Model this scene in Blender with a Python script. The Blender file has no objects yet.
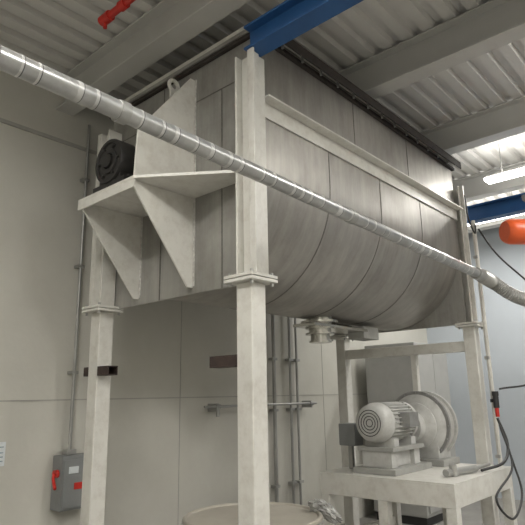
import bpy, bmesh, math, random
from mathutils import Vector, Matrix, noise
random.seed(4)
S=bpy.context.scene
S.view_settings.view_transform='Standard'
# ---------------------------------------------------------------- materials
def mat(name,col,rough=.5,metal=0.,var=.08,scale=6.,bump=.0,bscale=40.,stretch=(1,1,1),dirt=None,dirt_amt=.0,dscale=2.5,rvar=0.,streak=0.,sstretch=(9,9,.5)):
    m=bpy.data.materials.new(name); m.use_nodes=True
    nt=m.node_tree; N=nt.nodes; L=nt.links
    b=N['Principled BSDF']; b.inputs['Roughness'].default_value=rough; b.inputs['Metallic'].default_value=metal
    tc=N.new('ShaderNodeTexCoord'); mp=N.new('ShaderNodeMapping'); mp.inputs['Scale'].default_value=stretch
    L.new(tc.outputs['Object'],mp.inputs['Vector'])
    n=N.new('ShaderNodeTexNoise'); n.inputs['Scale'].default_value=scale; n.inputs['Detail'].default_value=6; n.inputs['Roughness'].default_value=.65
    L.new(mp.outputs[0],n.inputs['Vector'])
    r=N.new('ShaderNodeValToRGB')
    r.color_ramp.elements[0].position=.3; r.color_ramp.elements[1].position=.7
    r.color_ramp.elements[0].color=(*[c*(1-var) for c in col],1); r.color_ramp.elements[1].color=(*[min(1,c*(1+var)) for c in col],1)
    L.new(n.outputs['Fac'],r.inputs[0]); out=r.outputs[0]
    if rvar:
        mr=N.new('ShaderNodeMapRange'); mr.inputs[1].default_value=.3; mr.inputs[2].default_value=.7; mr.inputs[3].default_value=rough-rvar; mr.inputs[4].default_value=rough+rvar
        L.new(n.outputs['Fac'],mr.inputs[0]); L.new(mr.outputs[0],b.inputs['Roughness'])
    if dirt:
        n2=N.new('ShaderNodeTexNoise'); n2.inputs['Scale'].default_value=dscale; n2.inputs['Detail'].default_value=10; n2.inputs['Roughness'].default_value=.7
        L.new(mp.outputs[0],n2.inputs['Vector'])
        r2=N.new('ShaderNodeValToRGB'); r2.color_ramp.elements[0].position=.46; r2.color_ramp.elements[1].position=.70
        r2.color_ramp.elements[1].color=(dirt_amt,)*3+(1,)
        L.new(n2.outputs['Fac'],r2.inputs[0])
        mx=N.new('ShaderNodeMix'); mx.data_type='RGBA'
        L.new(r2.outputs[0],mx.inputs[0]); L.new(out,mx.inputs[6]); mx.inputs[7].default_value=(*dirt,1)
        out=mx.outputs[2]
    if streak:
        mp2=N.new('ShaderNodeMapping'); mp2.inputs['Scale'].default_value=sstretch; L.new(tc.outputs['Object'],mp2.inputs['Vector'])
        n4=N.new('ShaderNodeTexNoise'); n4.inputs['Scale'].default_value=1.6; n4.inputs['Detail'].default_value=8; n4.inputs['Roughness'].default_value=.7
        L.new(mp2.outputs[0],n4.inputs['Vector'])
        r4=N.new('ShaderNodeValToRGB'); r4.color_ramp.elements[0].position=.35; r4.color_ramp.elements[1].position=.65
        r4.color_ramp.elements[0].color=(1-streak,)*3+(1,); r4.color_ramp.elements[1].color=(1,1,1,1)
        L.new(n4.outputs['Fac'],r4.inputs[0])
        mm=N.new('ShaderNodeMix'); mm.data_type='RGBA'; mm.blend_type='MULTIPLY'; mm.inputs[0].default_value=1
        L.new(out,mm.inputs[6]); L.new(r4.outputs[0],mm.inputs[7]); out=mm.outputs[2]
    L.new(out,b.inputs['Base Color'])
    if bump>0:
        n3=N.new('ShaderNodeTexNoise'); n3.inputs['Scale'].default_value=bscale; n3.inputs['Detail'].default_value=4
        L.new(mp.outputs[0],n3.inputs['Vector'])
        bp=N.new('ShaderNodeBump'); bp.inputs['Strength'].default_value=bump; bp.inputs['Distance'].default_value=.01 if bscale>5 else .06
        L.new(n3.outputs['Fac'],bp.inputs['Height']); L.new(bp.outputs[0],b.inputs['Normal'])
    return m
def emis(name,col,st):
    m=bpy.data.materials.new(name); m.use_nodes=True
    b=m.node_tree.nodes['Principled BSDF']; b.inputs['Base Color'].default_value=(*col,1)
    b.inputs['Emission Color'].default_value=(*col,1); b.inputs['Emission Strength'].default_value=st
    return m
M_wall=mat('wall_paint',(.60,.59,.535),.75,var=.04,scale=1.3,bump=.12,bscale=25,dirt=(.48,.465,.41),dirt_amt=.3,dscale=1.1)
M_wall2=mat('wall_paint_cool',(.48,.52,.56),.75,var=.04,scale=1.3)
M_floor=mat('concrete',(.30,.29,.27),.6,var=.15,scale=3,bump=.2)
M_deck=mat('deck_steel',(.66,.65,.62),.55,var=.04,scale=3)
M_beam=mat('beam_paint',(.57,.565,.54),.5,var=.04,scale=3)
M_ledge=mat('ledge_trim',(.40,.39,.36),.6,var=.1,scale=4)  # shadow of the upper wall ledge put into this darker colour; seams share it
M_white=mat('white_paint',(.69,.68,.635),.38,var=.03,scale=3,dirt=(.36,.32,.26),dirt_amt=.35,dscale=11)
M_ss=mat('stainless_shell',(.44,.425,.395),.45,metal=.62,var=.12,scale=1.8,bump=.14,bscale=1.4,stretch=(1,1,.6),dirt=(.24,.22,.19),dirt_amt=.6,dscale=1.3,rvar=.06,streak=.22,sstretch=(7,1.5,.7))
M_sse=mat('stainless_end',(.42,.415,.39),.46,metal=.5,var=.12,scale=2,bump=.12,bscale=1.6,dirt=(.23,.215,.185),dirt_amt=.6,dscale=1.8,rvar=.05,streak=.22,sstretch=(2,7,.7))
M_weld=mat('weld_bead',(.20,.19,.175),.5,metal=.5,var=.3,scale=30)
M_weldl=mat('weld_bright',(.66,.65,.62),.35,metal=.4,var=.25,scale=40)
M_blue=mat('blue_paint',(.025,.10,.27),.42,var=.12,scale=4)
M_black=mat('black_iron',(.022,.021,.02),.5,var=.3,scale=10)
M_gask=mat('dark_gasket',(.035,.028,.024),.7,var=.3,scale=10)
M_rust=mat('rusty_steel',(.045,.03,.025),.7,var=.35,scale=15)
M_pipe=mat('galvanized_pipe',(.46,.465,.46),.30,metal=.6,var=.16,scale=9,dirt=(.27,.27,.27),dirt_amt=.4,dscale=5)
M_wrap=mat('pipe_band',(.60,.60,.585),.3,metal=.35,var=.15,scale=14)
M_pgap=mat('pipe_joint_gap',(.12,.12,.12),.5,metal=.3)
M_cond=mat('conduit_steel',(.40,.40,.385),.35,metal=.5,var=.1)
M_grey=mat('grey_enclosure',(.24,.25,.25),.45,var=.08)
M_cab=mat('light_grey_cabinet',(.40,.40,.385),.5,var=.06)
M_red=mat('red_paint',(.55,.03,.02),.4,var=.1)
M_or=mat('orange_paint',(.85,.13,.03),.35,var=.08)
M_mot=mat('motor_paint',(.56,.56,.54),.36,var=.06,scale=9,dirt=(.28,.27,.24),dirt_amt=.45,dscale=8)
M_base=mat('base_plate_grey',(.36,.36,.34),.5,var=.12,scale=8)
M_mgr=mat('motor_grey',(.30,.30,.29),.45,metal=.3,var=.15,scale=9)
M_chr=mat('polished_steel',(.55,.54,.5),.25,metal=.9,var=.08)
M_dark=mat('dark_rubber',(.03,.03,.03),.55,var=.2)
M_drum=mat('drum_lid',(.46,.43,.37),.6,var=.08,scale=5,bump=.1)
M_drums=mat('drum_body',(.40,.37,.33),.6,var=.1,scale=5)
M_paper=mat('paper',(.74,.78,.80),.8,var=.05,scale=40)
M_ink=mat('paper_text',(.35,.40,.45),.8,var=.2,scale=60)
M_tube=emis('lamp_tube',(1,.98,.94),9)
M_bag=mat('clear_plastic',(.62,.62,.60),.15,var=.25,scale=20)
M_bag.node_tree.nodes['Principled BSDF'].inputs['Transmission Weight'].default_value=.35
# ---------------------------------------------------------------- helpers
def link(o,parent=None):
    S.collection.objects.link(o)
    if parent is not None: o.parent=parent
    return o
def root(name):
    e=bpy.data.objects.new(name,None); e.empty_display_size=.1; S.collection.objects.link(e); return e
def finish(bm,name,m,parent=None,smooth=False,bevel=0):
    bmesh.ops.recalc_face_normals(bm,faces=bm.faces)
    me=bpy.data.meshes.new(name); bm.to_mesh(me); bm.free()
    if not isinstance(m,(list,tuple)): m=[m]
    for x in m: me.materials.append(x)
    if smooth:
        for p in me.polygons: p.use_smooth=True
        try: me.set_sharp_from_angle(angle=math.radians(38))
        except Exception: pass
    o=bpy.data.objects.new(name,me); link(o,parent)
    if bevel:
        md=o.modifiers.new('bevel','BEVEL'); md.width=bevel; md.segments=2; md.limit_method='ANGLE'
    return o
def abox(bm,a,b,mi=0):
    v=[bm.verts.new((x,y,z)) for x in (a[0],b[0]) for y in (a[1],b[1]) for z in (a[2],b[2])]
    for f in ((0,1,3,2),(4,6,7,5),(0,4,5,1),(2,3,7,6),(0,2,6,4),(1,5,7,3)):
        q=bm.faces.new([v[i] for i in f]); q.material_index=mi
def boxes(name,lst,m,parent=None,bevel=.003):
    bm=bmesh.new()
    for it in lst: abox(bm,it[0],it[1],it[2] if len(it)>2 else 0)
    return finish(bm,name,m,parent,bevel=bevel)
def frame(d):
    d=d.normalized(); u=d.orthogonal().normalized()
    if abs(d.z)<.9: u=d.cross(Vector((0,0,1))).normalized()
    return u,d.cross(u).normalized()
def acyl(bm,p,q,r1,r2=None,seg=24,mi=0,caps=True):
    p=Vector(p);q=Vector(q); r2=r1 if r2 is None else r2
    u,w=frame(q-p)
    A=[];B=[]
    for i in range(seg):
        t=2*math.pi*i/seg; c=u*math.cos(t)+w*math.sin(t)
        A.append(bm.verts.new(p+c*r1)); B.append(bm.verts.new(q+c*r2))
    for i in range(seg):
        j=(i+1)%seg; f=bm.faces.new((A[i],A[j],B[j],B[i])); f.material_index=mi
    if caps:
        f=bm.faces.new(A); f.material_index=mi; f=bm.faces.new(B); f.material_index=mi
def lathe(bm,p,d,prof,seg=32,mi=0):
    p=Vector(p); d=Vector(d).normalized(); u,w=frame(d); rings=[]
    for (s,r) in prof:
        rings.append([bm.verts.new(p+d*s+(u*math.cos(2*math.pi*i/seg)+w*math.sin(2*math.pi*i/seg))*max(r,1e-4)) for i in range(seg)])
    for a,b in zip(rings,rings[1:]):
        for i in range(seg):
            j=(i+1)%seg; f=bm.faces.new((a[i],a[j],b[j],b[i])); f.material_index=mi
    f=bm.faces.new(rings[0]); f.material_index=mi; f=bm.faces.new(rings[-1]); f.material_index=mi
def catmull(pts,n=8):
    P=[Vector(p) for p in pts]; P=[P[0]*2-P[1]]+P+[P[-1]*2-P[-2]]; out=[]
    for i in range(1,len(P)-2):
        for k in range(n):
            t=k/n; a,b,c,d=P[i-1],P[i],P[i+1],P[i+2]
            out.append(.5*((2*b)+(c-a)*t+(2*a-5*b+4*c-d)*t*t+(3*b-a-3*c+d)*t**3))
    out.append(P[-2]); return out
def atube(bm,pts,r,seg=10,smoothpath=True,n=8,mi=0,rf=None):
    P=catmull(pts,n) if smoothpath else [Vector(p) for p in pts]
    d=(P[1]-P[0]).normalized(); u,w=frame(d); rings=[]
    for k,p in enumerate(P):
        d2=(P[min(k+1,len(P)-1)]-P[max(k-1,0)]).normalized()
        u=(u-d2*u.dot(d2)).normalized(); w=d2.cross(u)
        rr=r if rf is None else rf(k)
        rings.append([bm.verts.new(p+(u*math.cos(2*math.pi*i/seg)+w*math.sin(2*math.pi*i/seg))*rr) for i in range(seg)])
    for a,b in zip(rings,rings[1:]):
        for i in range(seg):
            j=(i+1)%seg; f=bm.faces.new((a[i],a[j],b[j],b[i])); f.material_index=mi
    bm.faces.new(rings[0]).material_index=mi; bm.faces.new(rings[-1]).material_index=mi
def tube(name,pts,r,m,parent=None,**k):
    bm=bmesh.new(); atube(bm,pts,r,**k); return finish(bm,name,m,parent,smooth=True)
def aprism(bm,poly,axis,a,b,mi=0):
    def mk(p,s):
        if axis=='x': return (s,p[0],p[1])
        if axis=='y': return (p[0],s,p[1])
        return (p[0],p[1],s)
    A=[bm.verts.new(mk(p,a)) for p in poly]; B=[bm.verts.new(mk(p,b)) for p in poly]; n=len(poly)
    bm.faces.new(A).material_index=mi; bm.faces.new(B).material_index=mi
    for i in range(n):
        j=(i+1)%n; bm.faces.new((A[i],A[j],B[j],B[i])).material_index=mi
def prism(name,poly,axis,a,b,m,parent=None,bevel=.003):
    bm=bmesh.new(); aprism(bm,poly,axis,a,b); return finish(bm,name,m,parent,bevel=bevel)
def ibeam(name,axis,c0,c1,a,b,w,h,m,parent=None,tf=.016,tw=.012):
    z=c1; x=c0
    poly=[(x-w/2,z),(x+w/2,z),(x+w/2,z+tf),(x+tw/2,z+tf),(x+tw/2,z+h-tf),(x+w/2,z+h-tf),(x+w/2,z+h),(x-w/2,z+h),(x-w/2,z+h-tf),(x-tw/2,z+h-tf),(x-tw/2,z+tf),(x-w/2,z+tf)]
    return prism(name,poly,axis,a,b,m,parent,bevel=.002)
# ---------------------------------------------------------------- room
XL,XR,YF,YB=-3.,9.2,-5.,4.3
ZC=4.42
boxes('floor',[((XL,YF,-.1),(XR,YB,0))],M_floor,bevel=0)
boxes('wall_back',[((XL,YB,0),(XR,YB+.15,4.6))],M_wall,bevel=0)
boxes('wall_front',[((XL,YF-.15,0),(XR,YF,4.6))],M_wall,bevel=0)
boxes('wall_left',[((XL-.15,YF,0),(XL,YB,4.6))],M_wall,bevel=0)
boxes('wall_right',[((XR,YF,0),(XR+.15,YB,4.6))],M_wall2,bevel=0)
bm=bmesh.new(); prof=[]; y=YF
while y<YB:
    prof+= [(y,ZC),(y+.09,ZC),(y+.105,ZC+.045),(y+.165,ZC+.045)]; y+=.18
prof=[(min(a,YB),b) for a,b in prof]; prof.append((YB,ZC))
A=[bm.verts.new((XL,a,b)) for a,b in prof]; B=[bm.verts.new((XR,a,b)) for a,b in prof]
for i in range(len(A)-1):
    if (A[i].co-A[i+1].co).length>1e-5: bm.faces.new((A[i],A[i+1],B[i+1],B[i]))
abox(bm,(XL,YF,4.5),(XR,YB,4.6))
finish(bm,'ceiling',M_deck)
boxes('trim_1',[((XL,YB-.02,3.81),(XR,YB,3.84))],M_ledge,bevel=0)
boxes('trim_2',[((XL,YB-.005,1.59),(XR,YB,1.60))],M_ledge,bevel=0)
boxes('trim_3',[((x,YB-.003,0),(x+.007,YB,4.4)) for x in (-1.2,1.2,3.6,6.0)],M_ledge,bevel=0)
boxes('trim_4',[((XR-.04,y,0),(XR,y+.08,4.4)) for y in (-3,-1.4,.2,1.8,3.4)],M_cab,bevel=0)
for i,x in enumerate((-.9,.7,2.2,3.85,5.45,7.1,8.6)):
    ibeam('ceiling_beam','y',x,4.11,YF,YB,.17,.30,M_beam)
# ---------------------------------------------------------------- mixer
mix=root('ribbon_mixer')
TX0,TX1,TY0,TY1=2.358,5.398,2.10,3.70
CY=(TY0+TY1)/2; R=(TY1-TY0)/2; AZ=3.06; TZ=3.88
def uprof(r,top):
    P=[(CY-r,top),(CY-r,AZ+.4)]
    n=40
    for i in range(n+1):
        t=math.pi+math.pi*i/n; P.append((CY+r*math.cos(t),AZ+r*math.sin(t)))
    P+= [(CY+r,AZ+.4),(CY+r,top)]
    return P
def ushell(name,x0,x1,r0,r1,top,m):
    bm=bmesh.new(); o=uprof(r0,top); i_=uprof(r1,top)
    aprism(bm,o+i_[::-1],'x',x0,x1)
    return finish(bm,name,m,mix,smooth=True)
ushell('trough_shell',TX0,TX1,R,R-.01,TZ,M_ss)
for k,x in enumerate((3.12,3.85,4.58)): ushell('weld_seam_%d'%k,x,x+.009,R+.003,R-.002,3.32,M_weld)
boxes('weld_seam_up',[((x,TY0-.003,3.44),(x+.008,TY0+.002,TZ)) for x in (3.5,4.4)],M_weld,mix,0)
for k,(a,b) in enumerate(((2.335,2.357),(5.399,5.42))):
    boxes('end_plate_%d'%k,[((a,TY0,2.25),(b,TY1,TZ))],M_sse,mix)
boxes('end_seams',[((2.331,3.02,2.25),(2.336,3.028,TZ)),((2.331,TY0,3.62),(2.336,TY1,3.626)),((2.331,2.40,2.25),(2.336,2.406,3.62))],M_weld,mix,0)
boxes('end_welds',[((2.327,2.66,2.3),(2.337,2.672,3.8)),((2.327,2.708,2.3),(2.337,2.72,3.8)),((2.327,3.245,2.3),(2.337,3.257,2.95))],M_weldl,mix,0)
boxes('lid',[((2.30,TY0-.02,TZ+.03),(5.45,TY1+.02,TZ+.06))],M_sse,mix)
boxes('gasket',[((2.31,TY0-.03,TZ),(5.44,TY1+.03,TZ+.03))],M_gask,mix)
boxes('rim_rail',[((2.40,TY0-.10,TZ+.062),(5.45,TY0-.03,TZ+.075)),((2.40,TY0-.10,TZ+.0),(5.45,TY0-.09,TZ+.061))],M_gask,mix)
boxes('lid_rail',[((2.40,TY0-.02,TZ+.076),(5.45,TY0+.07,TZ+.15)),((2.33,TY0,TZ+.061),(2.39,TY1,TZ+.12))],M_white,mix)
bm=bmesh.new(); x=2.55
while x<5.4: acyl(bm,(x,TY0-.06,TZ-.012),(x,TY0-.06,TZ+.06),.009,seg=6); x+=.22
finish(bm,'lid_bolts',M_cond,mix)
boxes('side_angle',[((2.37,TY0-.085,3.43),(5.42,TY0-.001,3.442)),((2.37,TY0-.014,3.325),(5.42,TY0-.001,3.4295))],M_white,mix,.001)
bm=bmesh.new()
aprism(bm,[(1.835,2.66),(1.835,3.30),(2.335,3.62),(2.335,2.17),(2.20,2.17)],'z',2.905,2.925)
aprism(bm,[(1.835,2.66),(1.835,3.30),(1.85,3.30),(1.85,2.66)],'z',2.85,2.9045)
finish(bm,'bearing_shelf',M_white,mix,bevel=.002)
g=[(2.335,2.904),(1.851,2.904),(1.851,2.86),(2.29,2.29),(2.335,2.29)]
prism('gusset_a',g,'y',2.675,2.69,M_white,mix,.002)
prism('gusset_b',g,'y',3.26,3.275,M_white,mix,.002)
prism('gusset_top',[(2.335,2.926),(1.85,2.926),(1.865,3.25),(2.29,3.80),(2.335,3.80)],'y',2.675,2.69,M_white,mix,.002)
bm=bmesh.new(); 
lc=Vector((2.27,2.84,3.80))
pts=[lc+Vector((math.cos(t)*.04,0,math.sin(t)*.04)) for t in [2*math.pi*i/24 for i in range(25)]]
atube(bm,pts,.015,seg=10,smoothpath=False); abox(bm,(2.24,2.83,3.70),(2.336,2.85,3.765))
finish(bm,'lifting_lug',M_white,mix,smooth=True)
bc=Vector((1.9,2.98,3.12))
bm=bmesh.new()
lathe(bm,bc+Vector((-.05,0,0)),(1,0,0),[(.055,.05),(.0,.055),(.0,.085),(.012,.09),(.012,.125),(.0,.13),(.0,.15),(.012,.155),(.13,.155),(.13,.05)],seg=40)
abox(bm,(1.86,2.80,2.926),(1.985,3.16,2.975)); abox(bm,(1.87,2.86,2.97),(1.975,3.10,3.10))
for y in (2.83,3.13): acyl(bm,(1.92,y,2.97),(1.92,y,3.0),.018,seg=6)
acyl(bm,bc+Vector((-.06,0,0)),bc+Vector((.05,0,0)),.045,mi=0)
acyl(bm,bc+Vector((.08,0,0)),(2.34,2.98,3.12),.05,mi=1)
for i in range(6):
    t=i*math.pi/3; c=bc+Vector((-.055,.107*math.cos(t),.107*math.sin(t))); acyl(bm,c,c+Vector((.02,0,0)),.009,seg=6,mi=0)
finish(bm,'bearing_block',[M_black,M_chr],mix,smooth=True)
def leg(x,y,sx,sy,tag,ztop=3.69):
    h=.06; e=.03
    xa,xb=(x-h,x+h+e) if sx>0 else (x-h-e,x+h)
    yo=y-sy*h; yi=y-sy*(h-.012)
    boxes('leg_upper_'+tag,[((xa,min(yo,yi),2.27),(xb,max(yo,yi),ztop))],M_white,mix,.003)
    boxes('leg_web_'+tag,[((x-.008,y-h+.013,2.27),(x+.008,y+h-.013,ztop)),((x-h,y+sy*(h-.006)-.006,2.27),(x+h,y+sy*(h-.006)+.006,ztop))],M_white,mix,.002)
    y1,y2=sorted((y-sy*.10,y-sy*.062))
    boxes('leg_strap_'+tag,[((x-.062,y1+.0,2.27),(x-.048,y2,ztop)),((x-.047,y2-.012,2.27),(x+.02,y2-.0005,ztop))],M_white,mix,.002)
    boxes('leg_plates_'+tag,[((x-.11,y-.11,2.226),(x+.11,y+.11,2.244)),((x-.11,y-.11,2.249),(x+.11,y+.11,2.267))],M_white,mix,.002)
    boxes('leg_post_'+tag,[((x-h,y-h,.021),(x+h,y+h,2.225))],M_white,mix,.008)
    boxes('leg_base_'+tag,[((x-.12,y-.12,0),(x+.12,y+.12,.02))],M_white,mix,.002)
    bm=bmesh.new()
    for dx in (-.085,.085):
        for dy in (-.085,.085):
            acyl(bm,(x+dx,y+dy,2.205),(x+dx,y+dy,2.285),.011,seg=6); acyl(bm,(x+dx,y+dy,.0205),(x+dx,y+dy,.05),.012,seg=6)
    finish(bm,'leg_bolts_'+tag,M_cond,mix)
leg(2.27,2.10,1,1,'a'); leg(2.27,3.62,1,-1,'b'); leg(5.49,2.10,-1,1,'c'); leg(5.49,3.62,-1,-1,'d')
def stub(name,x,y0,y1,z=1.76,h=.065):
    t=.007
    boxes(name,[((x-.03,y0,z+t+.0005),(x-.03+t,y1,z+h-t-.0005)),((x-.03,y0,z),(x+.05,y1,z+t)),((x-.03,y0,z+h-t),(x+.05,y1,z+h)),((x+.05-t,y0,z+t+.0005),(x+.05,y1,z+h-t-.0005))],M_rust,mix,.001)
stub('cross_stub_a',2.24,2.161,2.38); stub('cross_stub_b',2.24,3.42,3.559); stub('cross_stub_c',2.24,3.681,3.74)
boxes('far_cross_beam',[((5.44,2.161,1.99),(5.54,3.559,2.09)),((5.46,2.7,1.3),(5.52,2.76,1.989))],M_white,mix)
vx=4.04
bm=bmesh.new()
lathe(bm,(vx,CY,2.05),(0,0,1),[(0,.10),(0.015,.10),(.015,.085),(.07,.085),(.07,.13),(.085,.13),(.085,.10),(.12,.10),(.12,.13),(.135,.13),(.135,.11),(.17,.11),(.17,.17),(.19,.17),(.19,.12),(.25,.12)],seg=36)
finish(bm,'discharge_valve',M_chr,mix,smooth=True)
bm=bmesh.new()
abox(bm,(vx-.24,2.78,2.18),(4.66,3.02,2.205)); abox(bm,(4.62,2.80,2.12),(4.90,2.98,2.235),1)
acyl(bm,(4.2,2.95,2.23),(4.62,2.95,2.23),.025,mi=0)
finish(bm,'slide_gate',[M_chr,M_base],mix,bevel=.002)
# ---------------------------------------------------------------- blue beams
cb=root('blue_crane_beam'); ibeam('beam','y',2.27,3.70,-3.2,2.075,.13,.17,M_blue,cb)
boxes('hangers',[((2.26,y,3.871),(2.28,y+.05,4.109)) for y in (1.4,-.4,-2.4)],M_blue,cb)
cb=root('blue_crane_beam'); ibeam('beam','y',5.62,3.33,-3.2,2.06,.13,.17,M_blue,cb)
boxes('hangers',[((5.615,y,3.501),(5.625,y+.02,4.419)) for y in (-.4,-2.4)],M_beam,cb)
# ---------------------------------------------------------------- conveying pipe
cp=root('conveying_pipe')
pts=[(-2.9,1.6,2.67),(-1,1.6,2.65),(.6,1.6,2.635),(1.73,1.6,2.61),(3.1,1.6,2.57),(4.5,1.6,2.535)]
bm=bmesh.new(); atube(bm,pts,.036,seg=28)
finish(bm,'pipe_run',M_pipe,cp,smooth=True)
bm=bmesh.new(); P=catmull(pts,40)
def pz(x):
    for a,b in zip(P,P[1:]):
        if a.x<=x<=b.x: return a.lerp(b,(x-a.x)/max(b.x-a.x,1e-6))
    return P[-1]
x=.3
while x<4.3:
    w=random.choice((.008,.012,.02,.04)); acyl(bm,pz(x),pz(x+w),.0372,seg=28)
    acyl(bm,pz(x+w),pz(x+w+.004),.0366,seg=28,mi=1); x+=w+random.choice((.05,.07,.09,.13))
finish(bm,'joint_bands',[M_wrap,M_pgap],cp,smooth=True)
bm=bmesh.new()
acyl(bm,pz(4.42),pz(4.5)+Vector((.04,0,0)),.05); acyl(bm,(1.02,1.6,2.625),(1.06,1.6,2.625),.042)
acyl(bm,pz(2.55),pz(2.60),.041)
finish(bm,'clamps',M_cond,cp,smooth=True)
bm=bmesh.new(); atube(bm,[(4.54,1.6,2.535),(4.75,1.58,2.50),(4.85,1.45,2.38),(5.1,1.30,2.32),(5.5,1.1,2.33),(6,.8,2.35)],.05,n=24,rf=lambda k:.052+.007*(k%2),seg=14)
finish(bm,'flex_hose',M_cond,cp,smooth=True)
# ---------------------------------------------------------------- wall conduits / disconnect
dz=-.11
dsw=root('disconnect_switch')
boxes('enclosure',[((2.31,4.14,.88+dz),(2.60,4.29,1.28+dz))],M_grey,dsw,.008)
boxes('cover',[((2.32,4.125,.90+dz),(2.59,4.139,1.25+dz)),((2.41,4.118,1.03+dz),(2.49,4.1245,1.08+dz),1)],[M_grey,M_red],dsw,.004)
bm=bmesh.new(); acyl(bm,(2.31,4.2,1.15+dz),(2.28,4.2,1.15+dz),.03); 
atube(bm,[(2.28,4.2,1.15+dz),(2.25,4.15,1.12+dz),(2.23,4.08,1.06+dz)],.012)
finish(bm,'handle',[M_red],dsw,smooth=True)
boxes('label',[((2.50,4.118,1.15+dz),(2.57,4.1245,1.22+dz)),((2.36,4.118,1.15+dz),(2.44,4.1245,1.2+dz))],M_paper,dsw,0)
cd=root('electrical_conduit')
tube('run',[(2.42,4.24,1.172),(2.42,4.24,2.5),(2.42,4.24,4.05)],.014,M_cond,cd,smoothpath=False)
boxes('straps',[((2.39,4.222,z),(2.45,4.298,z+.025)) for z in (1.8,2.7,3.5)]+[((2.38,4.2,1.172),(2.46,4.28,1.21))],M_cond,cd)
cd=root('electrical_conduit')
CX=(4.97,5.27,5.40)
for k,x in enumerate(CX):
    tube('run_%d'%k,[(x,4.25,.1),(x,4.25,3.9)],.016 if k else .022,M_cond,cd,smoothpath=False)
boxes('straps',[((x-.04,4.225,z),(x+.04,4.298,z+.03)) for x in CX for z in (.6,1.42,2.0)],M_cond,cd)
cd=root('wall_water_pipe')
tube('run',[(3.80,4.16,1.50),(5.65,4.16,1.50)],.014,M_cond,cd,smoothpath=False)
bm=bmesh.new()
for x in (3.98,5.55): abox(bm,(x-.01,4.15,1.45),(x+.01,4.298,1.53)); acyl(bm,(x-.03,4.16,1.5),(x+.03,4.16,1.5),.024)
acyl(bm,(3.98,4.16,1.40),(3.98,4.16,1.5),.018)
finish(bm,'fittings',M_cond,cd)
for (a,b) in ((1.66,1.76),(1.82,1.93)):
    p=root('wall_notice'); boxes('sheet',[((a,4.29,1.13),(b,4.296,1.30))],M_paper,p,0)
    boxes('text',[((a+.015,4.288,z),(b-.015,4.2905,z+.008)) for z in (1.16,1.19,1.22,1.26)],M_ink,p,0)
# ---------------------------------------------------------------- drum
dr=root('fiber_drum'); dx_,dy_=3.10,2.88
bm=bmesh.new(); lathe(bm,(dx_,dy_,0),(0,0,1),[(0,.47),(.02,.48),(.25,.475),(.27,.485),(.29,.475),(.5,.475),(.52,.485),(.54,.475),(.70,.475)],seg=56); finish(bm,'body',M_drums,dr,smooth=True)
bm=bmesh.new(); lathe(bm,(dx_,dy_,.72),(0,0,1),[(0,.48),(0,.495),(.05,.495),(.058,.485),(.058,.47),(.045,.46),(.045,.2),(.05,.1),(.05,.001)],seg=56); finish(bm,'lid',M_drum,dr,smooth=True)
bm=bmesh.new(); lathe(bm,(dx_,dy_,.735),(0,0,1),[(0,.49),(0,.502),(.02,.502),(.02,.49)],seg=56); finish(bm,'clamp_ring',M_cond,dr,smooth=True)
bm=bmesh.new(); bmesh.ops.create_icosphere(bm,subdivisions=4,radius=.14)
for v in bm.verts:
    d_=v.co.normalized(); n=noise.noise(d_*3.1)*.5+abs(noise.noise(d_*7))*.5
    v.co=d_*(.10+.07*n); v.co.z*=.55
    rr=(Vector((3.56,2.58,0))+v.co-Vector((dx_,dy_,0))).xy.length
    v.co+=Vector((3.56,2.58,.80 if rr<.5 else .80-(rr-.5)*.6))
finish(bm,'plastic_liner',M_bag,dr,smooth=True)
# cabinet in the background
ca=root('control_cabinet')
boxes('body',[((6.75,3.35,.1),(7.75,4.1,2.25))],M_cab,ca,.01); boxes('base',[((6.78,3.38,0),(7.72,4.08,.1))],M_dark,ca,0)
boxes('doors',[((6.80,3.33,.15),(7.245,3.349,2.2)),((7.255,3.33,.15),(7.70,3.349,2.2))],M_cab,ca,.005)
boxes('handles',[((7.20,3.31,1.1),(7.22,3.329,1.3)),((7.28,3.31,1.1),(7.30,3.329,1.3))],M_dark,ca,.002)
# ---------------------------------------------------------------- stand + blower
st=root('equipment_stand')
a,b,c,d=4.08,1.80,5.30,2.99
boxes('rail_left',[((a,b,.78),(a+.05,d,.94))],M_white,st,.003)
boxes('rail_right',[((c-.05,b,.78),(c,d,.94))],M_white,st,.003)
boxes('rails_cross',[((a+.0505,y,.78),(c-.0505,y+.05,.94)) for y in (b,d-.05)],M_white,st,.003)
boxes('deck_plate',[((a,b,.9405),(c,d,.952))],M_white,st,.002)
boxes('legs',[((x,y,0),(x+.08,y+.08,.7795)) for x in (a,c-.08) for y in (b,d-.08,2.36)],M_white,st)
boxes('low_rails',[((a+.02,y0,.35),(a+.06,y1,.43)) for y0,y1 in ((b+.081,2.359),(2.441,d-.081))]+[((a+.081,b+.02,.35),(c-.081,b+.06,.43)),((a+.081,d-.06,.35),(c-.081,d-.02,.43))],M_white,st)
tube('hose_loop_a',[(5.33,1.88,1.36),(5.28,1.8,1.15),(5.0,1.75,1.02),(4.75,1.85,.972)],.012,M_dark,st)
tube('hose_loop_b',[(5.31,1.86,1.30),(5.1,1.72,.98),(4.6,1.70,.80),(4.8,1.66,.62),(5.2,1.7,.75),(5.3,1.78,1.0),(5.32,1.86,1.28)],.009,M_dark,st)
bm=bmesh.new(); acyl(bm,(4.35,1.98,.985),(4.75,1.90,.985),.028); acyl(bm,(4.75,1.90,.985),(4.95,1.86,1.0),.015); acyl(bm,(4.45,1.95,.96),(4.42,1.95,1.05),.03)
finish(bm,'air_gun',M_cond,st,smooth=True)
bl=root('electric_blower')
my,mz,Z0=2.52,1.36,.953
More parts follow.
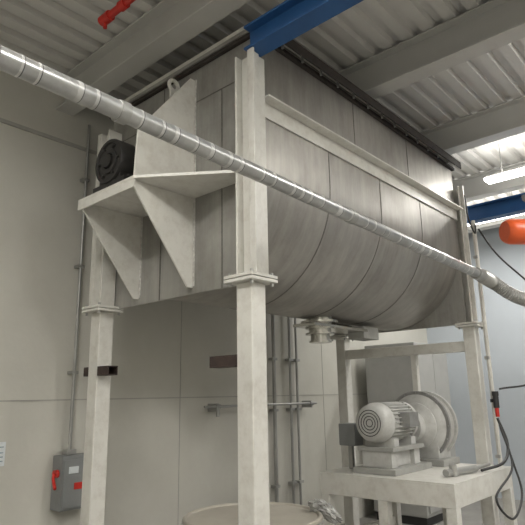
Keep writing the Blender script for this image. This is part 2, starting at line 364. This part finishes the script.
boxes('base_plates',[((4.18,my-.2,Z0),(4.84,my+.2,1.0)),((4.22,my-.17,1.13),(4.78,my+.17,1.165)),((4.93,my-.27,Z0),(5.28,my+.27,1.01))],M_base,bl,.004)
boxes('pedestal',[((4.24,my-.14,1.0005),(4.34,my+.14,1.129)),((4.64,my-.14,1.0005),(4.74,my+.14,1.129)),((4.341,my-.1,1.0005),(4.639,my+.1,1.129)),
   ((5.0,my-.2,1.0105),(5.25,my+.2,1.13))],M_mot,bl,.004)
bm=bmesh.new()
lathe(bm,(4.16,my,mz),(1,0,0),[(0,.05),(0,.10),(.012,.13),(.03,.15),(.10,.165),(.14,.165),(.14,.14),(.15,.14),(.52,.14),(.52,.165),(.56,.165),(.58,.12),(.62,.07),(.64,.07)],seg=40)
for i in range(28):
    t=2*math.pi*i/28; 
    u=Vector((0,math.cos(t),math.sin(t))); w=Vector((0,-math.sin(t),math.cos(t)))*.003
    p=[Vector((4.32,my,mz)),Vector((4.67,my,mz))]
    vs=[bm.verts.new(pp+u*rr+s*w) for pp in p for rr in (.135,.165) for s in (-1,1)]
    for f in ((0,1,3,2),(4,6,7,5),(0,4,5,1),(2,3,7,6),(0,2,6,4),(1,5,7,3)): bm.faces.new([vs[q] for q in f])
abox(bm,(4.30,my-.14,1.166),(4.38,my+.14,1.23)); abox(bm,(4.60,my-.14,1.166),(4.68,my+.14,1.23))
abox(bm,(4.42,my-.235,1.32),(4.58,my-.13,1.44),1)
finish(bm,'motor',[M_mot,M_mgr],bl,smooth=True)
bm=bmesh.new()
for r in (.03,.055,.08,.105):
    pts=[(4.157,my+r*math.cos(t),mz+r*math.sin(t)) for t in [2*math.pi*i/28 for i in range(29)]]
    atube(bm,pts,.0035,seg=6,smoothpath=False)
finish(bm,'fan_grille',M_dark,bl,smooth=True)
bm=bmesh.new(); hz=mz-.06
lathe(bm,(4.78,my,hz),(1,0,0),[(0,.07),(0,.15),(.03,.15),(.04,.12),(.14,.13),(.18,.21),(.20,.21),(.21,.25),(.24,.285)],seg=48)
lathe(bm,(4.78,my,hz),(1,0,0),[(.24,.28),(.24,.315),(.27,.315),(.27,.29)],seg=48,mi=1)
lathe(bm,(4.78,my,hz),(1,0,0),[(.27,.29),(.40,.29),(.40,.315),(.43,.315),(.43,.28),(.47,.20)],seg=48)
for i in range(16):
    t=2*math.pi*i/16; c_=Vector((5.005,my+.30*math.cos(t),hz+.30*math.sin(t))); acyl(bm,c_,c_+Vector((.02,0,0)),.011,seg=6,mi=1)
finish(bm,'blower_housing',[M_mot,M_mgr],bl,smooth=True)
bm=bmesh.new(); acyl(bm,(4.72,my,mz),(4.8,my,mz),.06); finish(bm,'coupling',M_rust,bl,smooth=True)
jb=root('junction_box'); boxes('box',[((4.36,2.80,1.15),(4.50,2.97,1.34))],M_grey,jb,.006)
boxes('post',[((4.41,2.87,.953),(4.45,2.91,1.1495))],M_cond,jb)
# ---------------------------------------------------------------- right side
hp=root('compressed_air_line')
tube('run',[(5.46,1.945,.05),(5.46,1.945,3.3)],.02,M_white,hp,smoothpath=False)
boxes('straps',[((5.43,1.93,z),(5.49,1.975,z+.03)) for z in (1.0,1.9,2.9)],M_cond,hp)
bm=bmesh.new(); acyl(bm,(5.40,1.9,1.45),(5.40,1.9,1.56),.026); acyl(bm,(5.40,1.9,1.56),(5.40,1.9,1.60),.03); acyl(bm,(5.40,1.9,1.37),(5.40,1.9,1.45),.018,mi=1); abox(bm,(5.39,1.89,1.5),(5.45,1.95,1.53))
finish(bm,'regulator',[M_dark,M_red],hp,smooth=True)
tube('hose_a',[(5.46,1.90,3.2),(5.5,1.75,2.9),(5.6,1.45,2.5),(5.7,1.25,2.1),(5.55,1.55,1.7),(5.40,1.86,1.62)],.009,M_dark,hp)
tube('hose_d',[(5.35,1.96,3.55),(5.32,1.94,3.3),(5.40,1.92,3.15),(5.44,1.92,3.25)],.008,M_dark,hp)
ho=root('chain_hoist')
bm=bmesh.new(); lathe(bm,(4.95,1.50,2.98),(1,-.9,0),[(0,.03),(0,.09),(.02,.105),(.06,.115),(.3,.115),(.32,.105),(.33,.105),(.34,.115),(.5,.115),(.54,.08)],seg=32); finish(bm,'motor_body',M_or,ho,smooth=True)
bm=bmesh.new(); acyl(bm,(5.14,1.32,3.08),(5.14,1.32,3.3),.02); abox(bm,(5.1,1.28,3.28),(5.68,1.36,3.325)); finish(bm,'hook_mount',M_grey,ho)
rp=root('fire_sprinkler_pipe'); qx=1.75
bm=bmesh.new(); acyl(bm,(qx,2.2,4.12),(qx,2.92,4.12),.025); acyl(bm,(qx,2.88,4.12),(qx,2.98,4.12),.036); acyl(bm,(qx,2.70,4.12),(qx,2.76,4.12),.034); acyl(bm,(qx,2.94,4.12),(qx,2.94,4.05),.014); acyl(bm,(qx,2.4,4.12),(qx,2.4,4.419),.01)
finish(bm,'pipe',M_red,rp,smooth=True)
# lamps with an upward area light added on each to brighten the ceiling
def lamp(x,y,z,e,L=1.2,up_fill=.7):
    r=root('fluorescent_light')
    hx,hy=(.09,L/2)
    boxes('housing',[((x-.03,y-hy,z+.021),(x+.03,y+hy,z+.05))],M_beam,r)
    boxes('diffuser',[((x-hx+.01,y-hy+.01,z-.02),(x+hx-.01,y+hy-.01,z+.02))],M_tube,r,.01)
    boxes('rods',[((x-.005,y+s*L/3-.005,z+.051),(x+.005,y+s*L/3+.005,4.415)) for s in (-1,1)],M_cond,r,0)
    for k,(zz,en) in enumerate(((z-.03,e),(z+.06,e*up_fill))):
        l=bpy.data.lights.new('lamp_and_fill','AREA'); l.shape='RECTANGLE'; l.size=2*hx; l.size_y=2*hy; l.energy=en; l.color=(1,.972,.925)
        o=bpy.data.objects.new('light_%d'%k,l); o.location=(x,y,zz); link(o,r)
        if k: o.rotation_euler=(math.pi,0,0)
lamp(6.3,1.45,4.0,34,up_fill=.2); lamp(-.2,1.4,4.0,58); lamp(1.5,-1.2,4.0,58); lamp(4.65,-.6,4.0,52); lamp(7.8,2.6,4.0,42,up_fill=.3); lamp(-1.8,-2.5,4.0,58); lamp(4.65,-3.2,4.0,55)
w=bpy.data.worlds.new('world'); S.world=w; w.use_nodes=True; w.node_tree.nodes['Background'].inputs[0].default_value=(.8,.82,.85,1); w.node_tree.nodes['Background'].inputs[1].default_value=.3
# ---------------------------------------------------------------- camera
a=math.radians(41.5); th=math.radians(13.6); rl=.0185
F=Vector((math.cos(th)*math.cos(a),math.cos(th)*math.sin(a),math.sin(th)))
Rv=Vector((math.sin(a),-math.cos(a),0)); U=Rv.cross(F)
Rc=(Rv-rl*U).normalized(); Uc=(U+rl*Rv).normalized()
m=Matrix((Rc,Uc,-F)).transposed().to_4x4(); m.translation=Vector((0,0,1.6))
c=bpy.data.cameras.new('camera'); c.lens=36*550/525; c.sensor_width=36; c.clip_start=.05
co=bpy.data.objects.new('camera',c); co.matrix_world=m; S.collection.objects.link(co); S.camera=co
